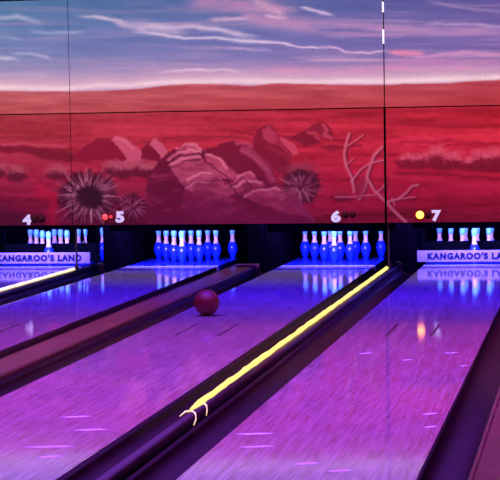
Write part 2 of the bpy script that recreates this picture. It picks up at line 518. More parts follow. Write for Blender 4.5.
pos = {1: (0, 0), 2: (-.5, 1), 3: (.5, 1), 4: (-1, 2), 5: (0, 2), 6: (1, 2), 7: (-1.5, 3), 8: (-.5, 3), 9: (.5, 3), 10: (1.5, 3)}
pname = {1: 'front point pin', 2: 'second-row left pin', 3: 'second-row right pin', 4: 'third-row left pin', 5: 'third-row middle pin',
         6: 'third-row right pin', 7: 'back-row far left pin', 8: 'back-row pin just left of middle', 9: 'back-row pin just right of middle',
         10: 'back-row far right pin'}
racks = [
    (C4, range(1, 11), 'blue %s of the rack behind the far left lettered board', 'pins behind the left lettered board'),
    (C5, range(1, 11), 'glowing blue %s of the full rack right of number 5', 'pins of the rack between numbers 5 and 6'),
    (C6, range(1, 11), 'glowing blue %s of the full rack below number 6', 'pins of the rack below number 6'),
    (C7, (1, 2, 3, 4, 5, 7, 8, 9), 'blue %s of the rack behind the right lettered board', 'pins behind the right lettered board'),
]
for cx, ids, lab, grp in racks:
    for i in ids:
        px, py = pos[i]
        place_pin(cx+px*0.3048, YH+py*0.264, lab % pname[i], grp)

# ------------------------------------------------------------------ sweep boards with lettering, and the pin tables behind them
def sweep(cx, x0, x1, tx0, tx1, lab, lab2):
    YB = 21.44; z0, z1 = 0.035, 0.162
    t = empty('sweep_board', (cx, YB, 0), lab, 'sweep board', 'lettered sweep boards')
    def local(mb, name, mats, bevel=0):
        o = mb.build(name, mats, bevel=bevel); o.parent = t; o.location = -t.location; return o
    mb = MB(); mb.box(x0, x1, YB, YB+0.02, z0, z1, 0)
    local(mb, 'board', M['board'], 0.003)
    text_mesh('lettering', "KANGAROO'S LAND", tx1-tx0, 0.078, (tx0, YB+0.0005, z0+0.026), M['letter'], t, bold=0.062, depth=0.004, spacing=1.2)
    for xs in (x0+0.06, x1-0.06):
        mb = MB(); mb.tube([(xs, YB+0.03, z0+0.06), (xs, YB+0.03, z1+0.02), (xs, YB-0.15, 0.6), (xs, YB-0.3, 0.85)], 0.010, 8)
        local(mb, 'arm', M['black'])
    # pin table
    t2 = empty('pin_table', (cx, 22.09, 0), lab2, 'pin table', 'dark pin tables')
    t = t2
    mb = MB()
    mb.box(cx-0.585, cx+0.585, 22.085, 22.105, 0.02, 0.228, 0)
    for i in range(7): mb.box(cx-0.57+i*0.18, cx-0.53+i*0.18, 22.078, 22.085, 0.03, 0.22, 0)
    mb.box(cx-0.59, cx+0.59, 22.08, 22.11, 0.010, 0.03, 0)
    local(mb, 'apron', M['black'], 0.002)
    for s in (-1, 1):
        mb = MB(); mb.tube([(cx+s*0.58, 22.10, 0.1), (cx+s*0.58, 22.10, 0.6), (cx+s*0.58, 22.3, 0.9)], 0.012, 8)
        local(mb, 'arm', M['black'])


sweep(C7, -1.905, -0.69, -1.79, -0.80, 'lavender board lettered KANGAROO\'S LAND under number 7, cut by the right edge', 'black pin table edge behind the right lettered board')
sweep(C4, -6.93, -5.68, -6.80, -5.78, 'bright blue board lettered KANGAROO\'S LAND under number 4, at the left edge', 'black pin table edge behind the left lettered board')

def hood(cx, z, xr_, lab):
    mb = MB(); y0, y1 = 20.99, 21.02; x0, x1 = cx-0.62, cx+xr_
    mb.box(x0, x1, y0, y1, z+0.012, 0.9, 0)
    mb.box(x0, x1, y0-0.012, y1+0.012, z, z+0.014, 0)
    for i in range(9):
        x = x0+0.02+(x1-x0-0.04)*i/8
        mb.box(x-0.008, x+0.008, y0-0.010, y0, z+0.014, 0.88, 0)
    for x in (x0+0.1, x1-0.1): mb.box(x-0.015, x+0.015, y0, y0+0.03, 0.89, Z_C, 0)
    o = mb.build('pinsetter_hood', M['kick'], origin=(cx, y0, z))
    tag(o, lab, 'machine hood', 'pinsetter hoods')


hood(C4, 0.455, 0.83, 'black hood over the pins behind the left lettered board, right of number 4')
hood(C5, 0.430, 0.93, 'black hood edge just over the rack of pins right of number 5')
hood(C6, 0.410, 0.80, 'black hood edge cutting the tops of the pins below number 6')
hood(C7, 0.435, 0.62, 'black hood over the pins behind the right lettered board, by number 7')

# ------------------------------------------------------------------ posts at the far ends of the strips
for x, lab in ((C6+LW+0.259, 'thin dark post at the far end of the long yellow strip'),
               (C4+LW+0.232, 'thin dark post at the far end of the pale strip at left')):
    mb = MB(); y = 20.40
    mb.box(x-0.009, x+0.009, y-0.012, y+0.012, 0.07, ZL-0.02+0.0, 0)
    mb.box(x-0.022, x+0.022, y-0.022, y+0.022, 0.060, 0.075, 0)
    mb.box(x-0.022, x+0.022, y-0.022, y+0.022, ZL-0.03, ZL-0.015, 0)
    o = mb.build('support_post', M['post'], origin=(x, y, 0.060), bevel=0.002)
    tag(o, lab, 'post', 'posts at the strip ends')

# ------------------------------------------------------------------ bowling ball
BR = 0.1085
bx_, by_ = -3.165, 15.72
t = empty('bowling_ball', (bx_, by_, 0), 'dark red bowling ball rolling down the lane below number 6', 'bowling ball')
bm = bmesh.new(); bmesh.ops.create_uvsphere(bm, u_segments=48, v_segments=32, radius=BR)
me = bpy.data.meshes.new('shell'); bm.to_mesh(me); bm.free()
for p in me.polygons: p.use_smooth = True
me.materials.append(M['ball'])
sh = bpy.data.objects.new('shell', me); C.objects.link(sh); sh.parent = t; sh.location = (0, 0, BR+0.001)
for ang, el in ((0.20, 0.9), (-0.12, 0.95), (0.05, 0.55)):
    d = Vector((math.sin(ang+0.9)*math.cos(el), math.cos(ang+0.9)*math.cos(el), math.sin(el)))
    mb = MB(); p0 = d*(BR*0.97); p1 = d*(BR*1.004)
    mb.tube([p0, p1], 0.013, 14)
    o = mb.build('finger_hole', M['hole'], t); o.location = (0, 0, BR+0.001)

# ------------------------------------------------------------------ the painted panels
def proj_np(X, Y, Z):
    dx, dy, dz = X, Y, Z-HCAM
    zc = dx*fwd[0]+dy*fwd[1]+dz*fwd[2]
    xc = dx*r2[0]+dy*r2[1]+dz*r2[2]
    yc = dx*u2[0]+dy*u2[1]+dz*u2[2]
    return 250+FL*xc/zc, 240-FL*yc/zc


rng = np.random.default_rng(11)


def vnoise(x, y, seed, sx, sy):
    """smooth value noise of any array of points"""
    u = x/sx+1000.0; v = y/sy+1000.0
    iu = np.floor(u).astype(np.int64); iv = np.floor(v).astype(np.int64)
    fu = u-iu; fv = v-iv; fu = fu*fu*(3-2*fu); fv = fv*fv*(3-2*fv)

    def hsh(a, b_):
        n = (a*374761393+b_*668265263+seed*974634777) & 0x7fffffff
        n = ((n ^ (n >> 13))*1274126177) & 0x7fffffff
        return ((n ^ (n >> 16)) & 0xffff)/65535.0
    return (hsh(iu, iv)*(1-fu)+hsh(iu+1, iv)*fu)*(1-fv)+(hsh(iu, iv+1)*(1-fu)+hsh(iu+1, iv+1)*fu)*fv


def fbm(x, y, seed, sx, sy, o=4):
    t = 0; a = 0.5
    for i in range(o):
        t = t+a*vnoise(x, y, seed+i*17, sx/2**i, sy/2**i); a *= 0.5
    return t/(1-0.5**o)


class Paint:
    """works in sRGB 0..255; x,y are coordinates over the artwork"""
    def __init__(s, x, y):
        s.x, s.y = x, y
        s.c = np.zeros(x.shape+(3,))
        s.wx = x+5.0*(fbm(x, y, 91, 9, 7, 3)-0.5); s.wy = y+4.5*(fbm(x, y, 92, 9, 7, 3)-0.5)

    def over(s, m_, col):
        m_ = np.clip(m_, 0, 1)[..., None]
        s.c = s.c*(1-m_)+np.array(col, float)*m_

    def inside(s, pts, soft=0.8, wob=True):
        X, Y = (s.wx, s.wy) if wob else (s.x, s.y)
        ins = np.zeros(X.shape, bool); d = np.full(X.shape, 1e9)
        n = len(pts)
        for i in range(n):
            x1, y1 = pts[i]; x2, y2 = pts[(i+1) % n]
            if y1 != y2:
                c_ = ((y1 > Y) != (y2 > Y)) & (X < (x2-x1)*(Y-y1)/(y2-y1)+x1)
                ins ^= c_
            d = np.minimum(d, s.seg(X, Y, x1, y1, x2, y2))
        sd = np.where(ins, d, -d)
        return np.clip(sd/soft+0.5, 0, 1), sd

    @staticmethod
    def seg(X, Y, x1, y1, x2, y2):
        dx, dy = x2-x1, y2-y1; L = dx*dx+dy*dy+1e-9
        t = np.clip(((X-x1)*dx+(Y-y1)*dy)/L, 0, 1)
        return np.hypot(X-x1-t*dx, Y-y1-t*dy)

    def poly(s, pts, col, a=1.0, soft=0.8):
        m_, sd = s.inside(pts, soft); s.over(m_*a, col); return m_, sd

    def line(s, pts, w, col, a=1.0, soft=1.0, wob=True, taper=False):
        X, Y = (s.wx, s.wy) if wob else (s.x, s.y)
        best = np.zeros(X.shape)
        n = len(pts)-1
        for i in range(n):
            ww = w*(1-0.7*(i+0.5)/n) if taper else w
            d = s.seg(X, Y, *pts[i], *pts[i+1])
            best = np.maximum(best, np.clip((ww/2-d)/soft+0.5, 0, 1))
        s.over(best*a, col)

    def cloud(s, pts, w, col, a=1.0, seed=1, wl=None):
        """soft streak with ragged edges: w above, wl below the line"""
        xs = np.array([p[0] for p in pts], float); ys = np.array([p[1] for p in pts], float)
        cy = np.interp(s.x, xs, ys)
        wl = wl or w
        d = s.y-cy+1.6*(fbm(s.x, s.y, seed+5, 16, 5, 3)-0.5)*2
        prof = np.where(d < 0, np.exp(-(d/w)**2), np.exp(-(d/wl)**2))
        L = xs[-1]-xs[0]; ed = np.clip((s.x-xs[0])/(0.18*L+1), 0, 1)*np.clip((xs[-1]-s.x)/(0.18*L+1), 0, 1)
        n_ = 0.55+0.9*fbm(s.x, s.y, seed, 22, 5)
        s.over(prof*np.clip(ed, 0, 1)*n_*a*1.15, np.array(col, float)*1.06)

    def spikes(s, cx, cy, r, n, seed, cols, a0=0, a1=6.283, w=1.5, dark=(70, 5, 32), sq=0.85):
        rd = np.random.default_rng(seed)
        d = np.hypot(s.x-cx, (s.y-cy)/sq); ang_in = 1
        m_ = np.clip((r*0.80-d)/(r*0.25)+0.5+1.2*(fbm(s.x, s.y, seed, 5, 5, 2)-0.5), 0, 1)
        th = np.arctan2(-(s.y-cy), s.x-cx) % 6.28319
        if a1-a0 < 6.2: m_ = m_*((th > a0-0.2) & (th < a1+0.2))
        s.over(m_*0.85, dark)
        for i in range(n):
            a = a0+(a1-a0)*(i+rd.uniform(-.4, .4))/n
            l0 = r*rd.uniform(.05, .55); l1 = r*rd.uniform(.55, 1.12)
            bend = rd.uniform(-.14, .14)
            p = []
            for k_ in range(4):
                q = l0+(l1-l0)*k_/3; aa = a+bend*k_/3
                p.append((cx+q*math.cos(aa), cy-q*math.sin(aa)*sq))
            c_ = cols[rd.integers(len(cols))]
            xs_ = [q[0] for q in p]; ys_ = [q[1] for q in p]
            sel = (s.x > min(xs_)-3) & (s.x < max(xs_)+3) & (s.y > min(ys_)-3) & (s.y < max(ys_)+3)
            if not sel.any(): continue
            X = s.x[sel]; Y = s.y[sel]; best = np.zeros(X.shape)
            for k_ in range(3):
                ww = w*(1-0.25*k_)
                best = np.maximum(best, np.clip((ww/2-s.seg(X, Y, *p[k_], *p[k_+1]))/0.9+0.5, 0, 1))
            al = (best*rd.uniform(.45, .95))[..., None]
            s.c[sel] = s.c[sel]*(1-al)+np.array(c_, float)*al

    def shrub(s, cx, cy, rx, ry, seed, dark=(105, 10, 42), pale=(178, 92, 104), n=26):
        dt = np.hypot((s.x-cx)/(rx*1.05), (s.y-cy+ry*0.25)/(ry*0.95))
        s.over(np.clip((1-dt)*2.4+2.0*(fbm(s.x, s.y, seed+3, 4, 3, 3)-0.5), 0, 1)*0.6, pale)
        d = np.hypot((s.x-cx)/(rx*0.95), (s.y-cy-ry*0.35)/(ry*0.75))
        s.over(np.clip((1-d)*2.2+1.4*(fbm(s.x, s.y, seed, 6, 4, 3)-0.5), 0, 1)*0.85, dark)
        rd = np.random.default_rng(seed)
        for i in range(int(n*1.3)):
            a = rd.uniform(0.15, 2.99); q = rd.uniform(.2, .7)
            p0 = (cx+rx*q*math.cos(a)*0.8, cy-ry*q*math.sin(a)+ry*0.15)
            ln = rd.uniform(.2, .5)
            p1 = (p0[0]+rx*ln*math.cos(a)*.6, p0[1]-ry*ln*1.3*abs(math.sin(a)))
            s.line([p0, p1], 0.9, pale, rd.uniform(.25, .6), 1.2, wob=False)


def paint(x, y):
    P = Paint(x, y)
    # ---- sky
    fx = np.clip(x/500, -0.3, 1.3)[..., None]; fy = np.clip(y/80, -0.2, 1)[..., None]
    tl, tr = np.array([76, 112, 176.]), np.array([88, 74, 160.])
    ml, mr_ = np.array([96, 106, 176.]), np.array([108, 82, 164.])
    hl, hr = np.array([150, 126, 182.]), np.array([158, 108, 176.])
    top = tl*(1-fx)+tr*fx; mid = ml*(1-fx)+mr_*fx; hor = hl*(1-fx)+hr*fx
    P.c = np.where(fy < 0.6, top*(1-fy/0.6)+mid*(fy/0.6), mid*(1-(fy-0.6)/0.4)+hor*((fy-0.6)/0.4))
    P.c += (fbm(x, y, 3, 50, 8)[..., None]-0.5)*np.array([26, 16, 18.])
    cl = P.cloud
    for k_, (y0_, h_) in enumerate(((8, 5), (24, 4), (36, 5), (48, 4), (60, 5), (68, 4))):
        nn = fbm(x+y*1.5, y, 300+k_, 70, 4, 4)
        P.over(np.exp(-((y-y0_)/h_)**2)*np.clip(nn-0.47, 0, 1)*3.0*(0.45+0.6*np.clip(x/400, 0, 1)), (172, 128, 186))
    cl([(-20, 19), (0, 19), (18, 17), (32, 20), (46, 25)], 2.6, (150, 146, 200), .75, 1)
    cl([(-10, 37), (12, 38), (24, 40)], 1.5, (128, 132, 190), .6, 2)
    cl([(26, 31), (45, 32), (62, 33), (88, 32)], 2.0, (142, 140, 196), .6, 3)
    cl([(-30, 57), (0, 58), (14, 58), (22, 60)], 1.8, (165, 150, 200), .8, 4)
    cl([(10, 54), (30, 54), (45, 57), (54, 60)], 1.6, (150, 142, 198), .7, 5)
    cl([(-40, 75), (10, 74), (60, 76)], 3, (160, 130, 185), .6, 6)
    cl([(75, 16), (96, 17), (112, 19), (132, 24)], 1.6, (168, 150, 200), .9, 7)
    cl([(110, 20), (122, 24), (136, 27), (150, 32)], 3.0, (165, 140, 192), .9, 8)
    cl([(120, 22), (140, 25), (165, 30), (190, 32)], 5.5, (150, 128, 188), .75, 9)
    cl([(128, 29), (150, 26), (165, 27), (195, 27), (215, 29), (235, 34), (262, 38)], 2.4, (172, 146, 198), .95, 10)
    cl([(128, 31), (160, 35), (185, 38), (215, 37), (240, 40), (285, 43)], 1.7, (176, 152, 204), .95, 11)
    cl([(225, 48), (250, 49), (275, 51)], 1.6, (150, 122, 185), .7, 12)
    cl([(180, 4), (215, 3), (260, 6), (300, 12)], 7, (158, 112, 176), .75, 13)
    cl([(205, 20), (235, 18), (262, 18)], 1.8, (178, 138, 192), .9, 14)
    cl([(236, 14), (262, 20), (290, 23), (320, 26)], 7, (156, 112, 174), .85, 15)
    cl([(248, -2), (262, 4), (275, 10), (288, 16)], 5, (178, 130, 182), .8, 16)
    cl([(262, 14), (275, 17), (290, 19)], 1.5, (190, 146, 196), .8, 17)
    cl([(298, 7), (314, 10), (326, 13), (336, 17)], 1.7, (178, 148, 204), .95, 18)
    cl([(280, 20), (320, 22), (350, 24), (385, 28), (440, 31), (520, 30)], 4.6, (150, 108, 174), .85, 19)
    cl([(280, 28), (330, 33), (385, 35), (450, 34), (520, 33)], 2.0, (146, 104, 170), .7, 20)
    cl([(248, 42), (285, 43), (300, 47), (330, 48)], 1.2, (190, 154, 208), .95, 21)
    cl([(318, 47), (336, 48), (345, 52), (370, 53), (392, 50)], 1.3, (184, 140, 196), .95, 22)
    cl([(155, 73), (185, 70), (200, 69), (232, 71), (250, 72)], 1.2, (190, 156, 204), .95, 23)
    cl([(240, 70), (300, 71), (340, 73), (390, 69), (520, 68)], 4.0, (172, 108, 168), .85, 24)
    cl([(386, 52), (410, 53), (428, 55)], 3.0, (196, 108, 160), .85, 25)
    cl([(400, 56), (425, 57), (445, 54), (470, 53), (520, 56)], 2.0, (170, 112, 178), .85, 26)
    cl([(415, 25), (440, 23), (465, 24), (520, 28)], 1.7, (150, 116, 184), .85, 27)
    cl([(422, 1), (445, 5), (470, 9), (520, 12)], 1.6, (138, 108, 176), .8, 28)
    cl([(380, 63), (430, 62), (520, 61)], 2.5, (158, 98, 166), .8, 29)
    gy = np.interp(x, [-250, 0, 65, 100, 130, 160, 230, 270, 385, 500, 700], [85, 86, 87, 84, 84, 81, 79, 80, 80, 76, 74])
    n_ = fbm(x, y, 40, 40, 5)
    dn = (y-gy)
    P.over(np.exp(-np.where(dn < 0, dn/9.5, dn/7)**2)*(0.6+0.7*n_), (190, 142, 190))
    P.over(np.exp(-((dn-1.5)/3.0)**2)*(0.5+0.8*n_), (216, 178, 214))
    # ---- far hills
    hy = np.interp(x, [-250, 0, 65, 100, 140, 160, 195, 225, 250, 280, 330, 385, 450, 500, 700],
                   [90, 90, 91, 90, 88.5, 85.5, 83, 84, 85.5, 82.5, 84, 84, 82, 79, 77])+1.2*(fbm(x, y*0, 50, 15, 5)-0.5)
    hill = np.clip((y-hy)/1.4, 0, 1)
    t_ = np.clip((y-hy)/28, 0, 1)[..., None]
    xr = np.clip(x/500, 0, 1)[..., None]
    hc = (np.array([184, 92, 110.])*(1-xr)+np.array([176, 66, 90.])*xr)*(1-t_)+(np.array([172, 66, 80.])*(1-xr)+np.array([172, 44, 62.])*xr)*t_
    hc = hc*np.array([0.93, 0.86, 0.90])+(fbm(x, y, 51, 40, 4)[..., None]-0.5)*np.array([46, 40, 36.])
    P.c = P.c*(1-hill[..., None])+hc*hill[..., None]
    P.line([(-60, 106), (0, 105), (40, 104), (75, 106), (100, 104), (140, 104), (170, 100), (230, 101), (300, 103), (380, 103)], 1.3, (150, 52, 70), .5, 1.2)
    P.line([(130, 98), (160, 96), (190, 92), (215, 91), (260, 95)], 1.0, (160, 62, 82), .5, 1.5)
    P.line([(-60, 99), (0, 98), (50, 99), (120, 97)], 1.0, (160, 70, 88), .45, 1.5)
    # ---- desert plain; red wall light and darkening foot put into its colours
    g_ = np.clip((y-111)/115, 0, 1)
    stops = [0, .18, .42, .62, .8, 1.0]
    cols_l = np.array([[146, 44, 60], [166, 52, 66], [166, 44, 66], [150, 24, 58], [134, 12, 52], [104, 4, 44.]])
    cols_r = np.array([[166, 22, 48], [186, 34, 58], [184, 26, 56], [178, 18, 56], [160, 8, 48], [128, 2, 40.]])
    low = np.stack([np.interp(g_, stops, cols_l[:, k_]) for k_ in range(3)], -1)*(1-xr)+np.stack([np.interp(g_, stops, cols_r[:, k_]) for k_ in range(3)], -1)*xr
    low = low+(fbm(x, y, 60, 60, 5)[..., None]-0.5)*np.array([64, 42, 44.])+(fbm(x, y, 61, 8, 3)[..., None]-0.5)*np.array([24, 18, 18.])
    plain = (y > 111-0.016*x*0.5+0).astype(float)
    yb = 114.5-0.0184*x
    plain = np.clip((y-yb)+0.5, 0, 1)
    P.c = P.c*(1-plain[..., None])+low*plain[..., None]
    # far plain streaks
    for (pts, w_, c_, a_) in [
        ([(230, 133), (300, 137), (345, 140)], 2, (126, 10, 44), .7), ([(390, 124), (440, 127), (500, 126), (560, 128)], 2, (140, 8, 44), .6),
        ([(388, 134), (430, 137), (500, 136), (560, 137)], 2.4, (204, 60, 80), .5), ([(400, 143), (450, 141), (500, 144), (560, 143)], 1.8, (140, 6, 44), .55),
        ([(0, 137), (40, 139), (75, 137)], 2, (138, 32, 54), .5), ([(165, 138), (200, 136), (250, 139)], 2.4, (126, 22, 46), .6),
        ([(330, 146), (345, 147), (360, 146)], 2.5, (120, 6, 40), .6), ([(100, 128), (180, 126), (240, 128)], 2, (178, 62, 74), .4)]:
        P.line(pts, w_, c_, a_, 2.0)
    P.poly([(-80, 146), (0, 146), (28, 147), (66, 152), (76, 157), (70, 161), (50, 160), (20, 153), (-80, 150)], (126, 14, 46), .85, 1.8)
    P.line([(0, 145), (25, 144), (45, 146), (66, 147)], 1.8, (184, 96, 108), .6, 1.6)
    P.line([(-10, 155), (30, 159), (60, 165), (75, 166)], 4, (180, 62, 82), .45, 4)
    P.line([(-40, 183), (0, 184), (30, 186), (60, 193)], 5, (180, 60, 86), .5, 6)
    P.line([(40, 190), (55, 200), (52, 222)], 10, (196, 12, 56), .55, 10)
    P.line([(-40, 212), (0, 214), (24, 222)], 16, (96, 4, 46), .7, 12)
    P.shrub(-4, 170, 14, 9, 71); P.shrub(16, 173, 13, 9, 72); P.shrub(57, 173, 14, 9, 73)
    # dome rock and its lit neighbour
    P.poly([(109, 141), (118, 135), (130, 142), (139, 149), (146, 160), (118, 162)], (190, 88, 108))
    P.line([(116, 138), (126, 143), (134, 150)], 2, (210, 128, 140), .6, 2)
    P.poly([(74, 160), (79, 151), (86, 143), (97, 139), (107, 137), (114, 142), (120, 150), (127, 158), (122, 162)], (142, 14, 52))
    P.line([(80, 149), (88, 142), (98, 138), (108, 137)], 1.0, (176, 66, 84), .7, 1.2)
    # two small rocks
    P.poly([(140, 160), (141, 150), (147, 144), (154, 141), (160, 150), (160, 162)], (128, 12, 48))
    P.poly([(150, 144), (156, 138), (161, 143), (167, 152), (163, 160), (157, 150)], (188, 92, 112))
    for i, cx in enumerate((112, 124, 138, 150)): P.shrub(cx, 168+i % 2*2, 11, 9, 80+i)
    P.poly([(96, 180), (150, 184), (148, 196), (110, 194)], (164, 44, 72), .7, 2)
    P.spikes(132, 207, 19, 40, 21, [(160, 84, 104), (120, 40, 66), (178, 104, 120)], w=1.3, dark=(90, 4, 40))
    P.spikes(88, 196, 35, 135, 22, [(176, 116, 124), (150, 80, 96), (200, 150, 150), (96, 30, 52), (120, 50, 70)], w=1.7, dark=(78, 6, 36), sq=0.86)
    P.spikes(90, 197, 16, 30, 23, [(60, 2, 28), (80, 10, 36)], w=1.6, dark=(62, 2, 30))
    # ---- dark shelf behind the boulders
    P.poly([(205, 148), (235, 143), (250, 150), (252, 165), (215, 168)], (112, 8, 42), .9, 2)
    # rounded boulder behind
    m_, sd = P.poly([(196, 165), (206, 152), (220, 144), (236, 141), (250, 145), (262, 153), (272, 166), (278, 184), (270, 192), (240, 190), (210, 176)], (128, 14, 52))
    P.line([(244, 150), (256, 156), (266, 166), (273, 182)], 7, (170, 72, 98), .75, 4)
    P.line([(236, 143), (246, 144), (254, 149)], 3, (184, 84, 106), .8, 2)
    # tall rock
    P.poly([(252, 150), (254, 138), (258, 129), (264, 125), (272, 125), (276, 133), (279, 144), (290, 158), (291, 172), (280, 176), (268, 160)], (134, 16, 50))
    P.poly([(262, 130), (270, 126), (276, 134), (278, 144), (270, 142), (263, 138)], (172, 62, 86), .9, 2)
    P.line([(268, 146), (279, 152), (288, 158)], 5, (152, 36, 66), .7, 3)
    P.poly([(277, 137), (288, 139), (294, 144), (299, 152), (293, 155), (284, 150)], (192, 78, 98), .9)
    P.line([(279, 138), (284, 148), (290, 154)], 2, (130, 14, 46), .7)
    # right mound and block
    P.poly([(290, 139), (298, 132), (308, 130), (318, 136), (321, 142), (305, 146), (300, 142)], (132, 12, 46))
    P.line([(306, 132), (314, 134), (319, 140)], 2.4, (184, 74, 92), .8, 1.5)
    P.poly([(305, 130), (312, 125), (324, 122), (330, 126), (334, 136), (326, 140), (320, 134)], (140, 20, 52))
    P.line([(323, 125), (327, 130), (325, 136), (331, 138)], 3.2, (186, 78, 94), .8, 1.5)
    P.poly([(318, 145), (338, 146), (352, 150), (330, 152)], (130, 10, 44), .6, 2)
    # ---- the great boulder
    P.poly([(146, 240), (147, 178), (158, 162), (168, 153), (182, 145), (192, 143), (203, 149), (214, 153), (228, 165), (236, 172),
            (246, 178), (254, 175), (264, 181), (276, 187), (288, 189), (299, 200), (310, 213), (322, 240)], (124, 12, 54))
    P.poly([(168, 165), (180, 148), (192, 143), (202, 149), (202, 158), (214, 170), (224, 182), (230, 196), (214, 198), (196, 194), (182, 186), (176, 176)], (176, 78, 100), .95, 1.5)
    P.poly([(202, 154), (213, 154), (228, 166), (238, 174), (236, 180), (222, 178), (208, 166)], (180, 76, 98), .95, 1.5)
    P.poly([(236, 176), (246, 180), (240, 196), (230, 190)], (146, 42, 78), .8, 2)
    P.poly([(224, 186), (240, 176), (250, 172), (258, 180), (266, 186), (246, 192), (232, 196)], (180, 76, 100), .95, 1.5)
    P.poly([(240, 198), (262, 190), (276, 188), (288, 190), (300, 202), (312, 216), (290, 214), (262, 204)], (168, 62, 92), .95, 2)
    P.poly([(182, 192), (205, 190), (228, 196), (244, 206), (262, 220), (200, 222), (180, 206)], (140, 30, 74), .8, 3)
    P.poly([(146, 240), (147, 178), (160, 163), (170, 160), (172, 176), (182, 192), (180, 204), (186, 240)], (116, 8, 48), .9, 2)
    bm_ = P.inside([(146, 240), (147, 178), (158, 162), (182, 145), (192, 143), (214, 153), (236, 172), (264, 178), (288, 189), (310, 213), (322, 240)], 2)[0]
    tx = fbm(x+y*0.4, y, 200, 12, 5, 4); tx2 = np.clip((y-178)/45, 0, 1)
    P.over(bm_*np.clip(tx-0.5, 0, 1)*1.6, (104, 6, 46)); P.over(bm_*np.clip(0.46-tx, 0, 1)*1.5, (196, 106, 128))
    P.over(bm_*tx2*0.55, (122, 14, 60))
    hi = (232, 160, 166)
    for pts in ([(170, 165), (180, 158), (194, 156), (200, 156)], [(168, 160), (178, 152), (190, 150), (200, 152)], [(176, 149), (186, 144), (196, 145), (203, 151)],
                [(206, 155), (216, 157), (228, 168)], [(238, 177), (250, 172), (254, 176)], [(232, 188), (246, 181), (262, 182)], [(244, 196), (258, 190), (276, 188), (288, 192)],
                [(186, 186), (196, 182), (210, 180)], [(188, 178), (200, 172), (210, 174)]):
        P.line(pts, 2.2, hi, .65, 2.2)
    P.line([(240, 150), (255, 157), (267, 170)], 1.5, (190, 100, 124), .5, 2)
    dk = (92, 4, 40)
    for pts in ([(168, 163), (180, 155), (200, 153), (206, 160), (214, 168), (226, 176), (230, 186), (238, 196)], [(172, 168), (186, 160), (200, 159)], [(203, 150), (202, 158)],
                [(182, 188), (192, 182), (206, 180), (222, 182)], [(230, 186), (244, 178)], [(232, 196), (250, 188), (266, 187)], [(238, 196), (262, 206)], [(176, 176), (184, 190), (180, 204)],
                [(246, 180), (252, 186)]):
        P.line(pts, 1.3, dk, .75, 1.2)
    # ---- second agave with bush behind
    P.shrub(300, 172, 20, 10, 95, dark=(98, 6, 40), pale=(150, 60, 80))
    P.spikes(301, 188, 23, 80, 31, [(168, 90, 108), (190, 120, 132), (110, 30, 56), (140, 60, 84)], w=1.4, dark=(74, 2, 34), sq=0.9)
    P.poly([(282, 190), (292, 192), (304, 204), (316, 222), (300, 216), (288, 200)], (146, 40, 78), .85, 2)
    P.shrub(342, 196, 14, 7, 96, dark=(120, 4, 42), pale=(160, 30, 60))
    # ---- dry branch
    br = (196, 104, 116); bd = (110, 10, 44)
    branches = [([(349, 134), (346, 144), (344, 154), (346, 166), (352, 178), (354, 192)], 3.0), ([(363, 135), (355, 141), (347, 146)], 1.6),
                ([(353, 159), (348, 163), (346, 167)], 1.4), ([(382, 147), (374, 155), (370, 166), (367, 176), (365, 188), (359, 199)], 3.4),
                ([(384, 160), (370, 163), (360, 170), (351, 182)], 2.2), ([(367, 178), (374, 190), (386, 202), (395, 212), (406, 222)], 3.2),
                ([(386, 202), (398, 199), (406, 193), (412, 186), (418, 185)], 2.6), ([(398, 199), (415, 197)], 1.6), ([(335, 197), (352, 197), (372, 195)], 1.6),
                ([(374, 195), (382, 188), (386, 183)], 1.8), ([(395, 205), (392, 198)], 1.4)]
    for pts, w_ in branches: P.line([(a+1.6, b_+0.8) for a, b_ in pts], w_, bd, .7, 1.2, wob=False)
    for pts, w_ in branches: P.line(pts, w_*0.95, br, .9, 1.0, wob=False)
    P.poly([(356, 186), (364, 176), (368, 180), (364, 196), (357, 200)], (146, 40, 66), .7, 2)
    # ---- right-hand brush
    P.poly([(392, 160), (420, 157), (440, 160), (470, 162), (500, 160), (560, 160), (560, 174), (500, 172), (460, 170), (400, 168)], (126, 4, 40), .8, 3)
    for i, (cx, cy, rx, ry) in enumerate([(408, 160, 12, 7), (424, 160, 13, 8), (438, 157, 15, 12), (454, 160, 12, 9), (470, 163, 10, 7), (482, 159, 14, 10), (498, 158, 14, 11), (520, 160, 16, 10)]):
        P.shrub(cx, cy, rx, ry, 110+i, dark=(132, 8, 42), pale=(204, 94, 108), n=30)
    P.line([(392, 178), (430, 180), (470, 186), (520, 186)], 6, (196, 48, 80), .5, 6)
    P.line([(440, 196), (470, 200), (520, 200)], 5, (140, 4, 42), .5, 6)
    P.line([(395, 174), (440, 174), (500, 178), (540, 178)], 3, (128, 4, 40), .6, 3)
    # brush off to the sides
    for i, cx in enumerate((-60, -110, -170, 580, 640)): P.shrub(cx, 176, 18, 11, 130+i)
    c = np.clip(P.c, 0, 255)
    k_ = np.clip((y-yb)/8, 0, 1)[..., None]
    low_c = 255*(c/255)**np.array([1.25, 1.12, 1.10])*np.array([1.13, 0.98, 1.0])
    return np.clip(c*(1-k_)*np.array([1.06, 1.13, 0.95])+low_c*k_ + c*0, 0, 255)


def srgb2lin(c):
    c = c/255.0
    return np.where(c <= 0.04045, c/12.92, ((c+0.055)/1.055)**2.4)


PAINT_GAIN = 0.95


def axis_pts(a, b_, fine0, fine1, df, dc):
    pts = [a]; p = a
    while p < b_-1e-6:
        p += df if fine0 <= p < fine1 else dc
        pts.append(min(p, b_))
    return np.array(pts)


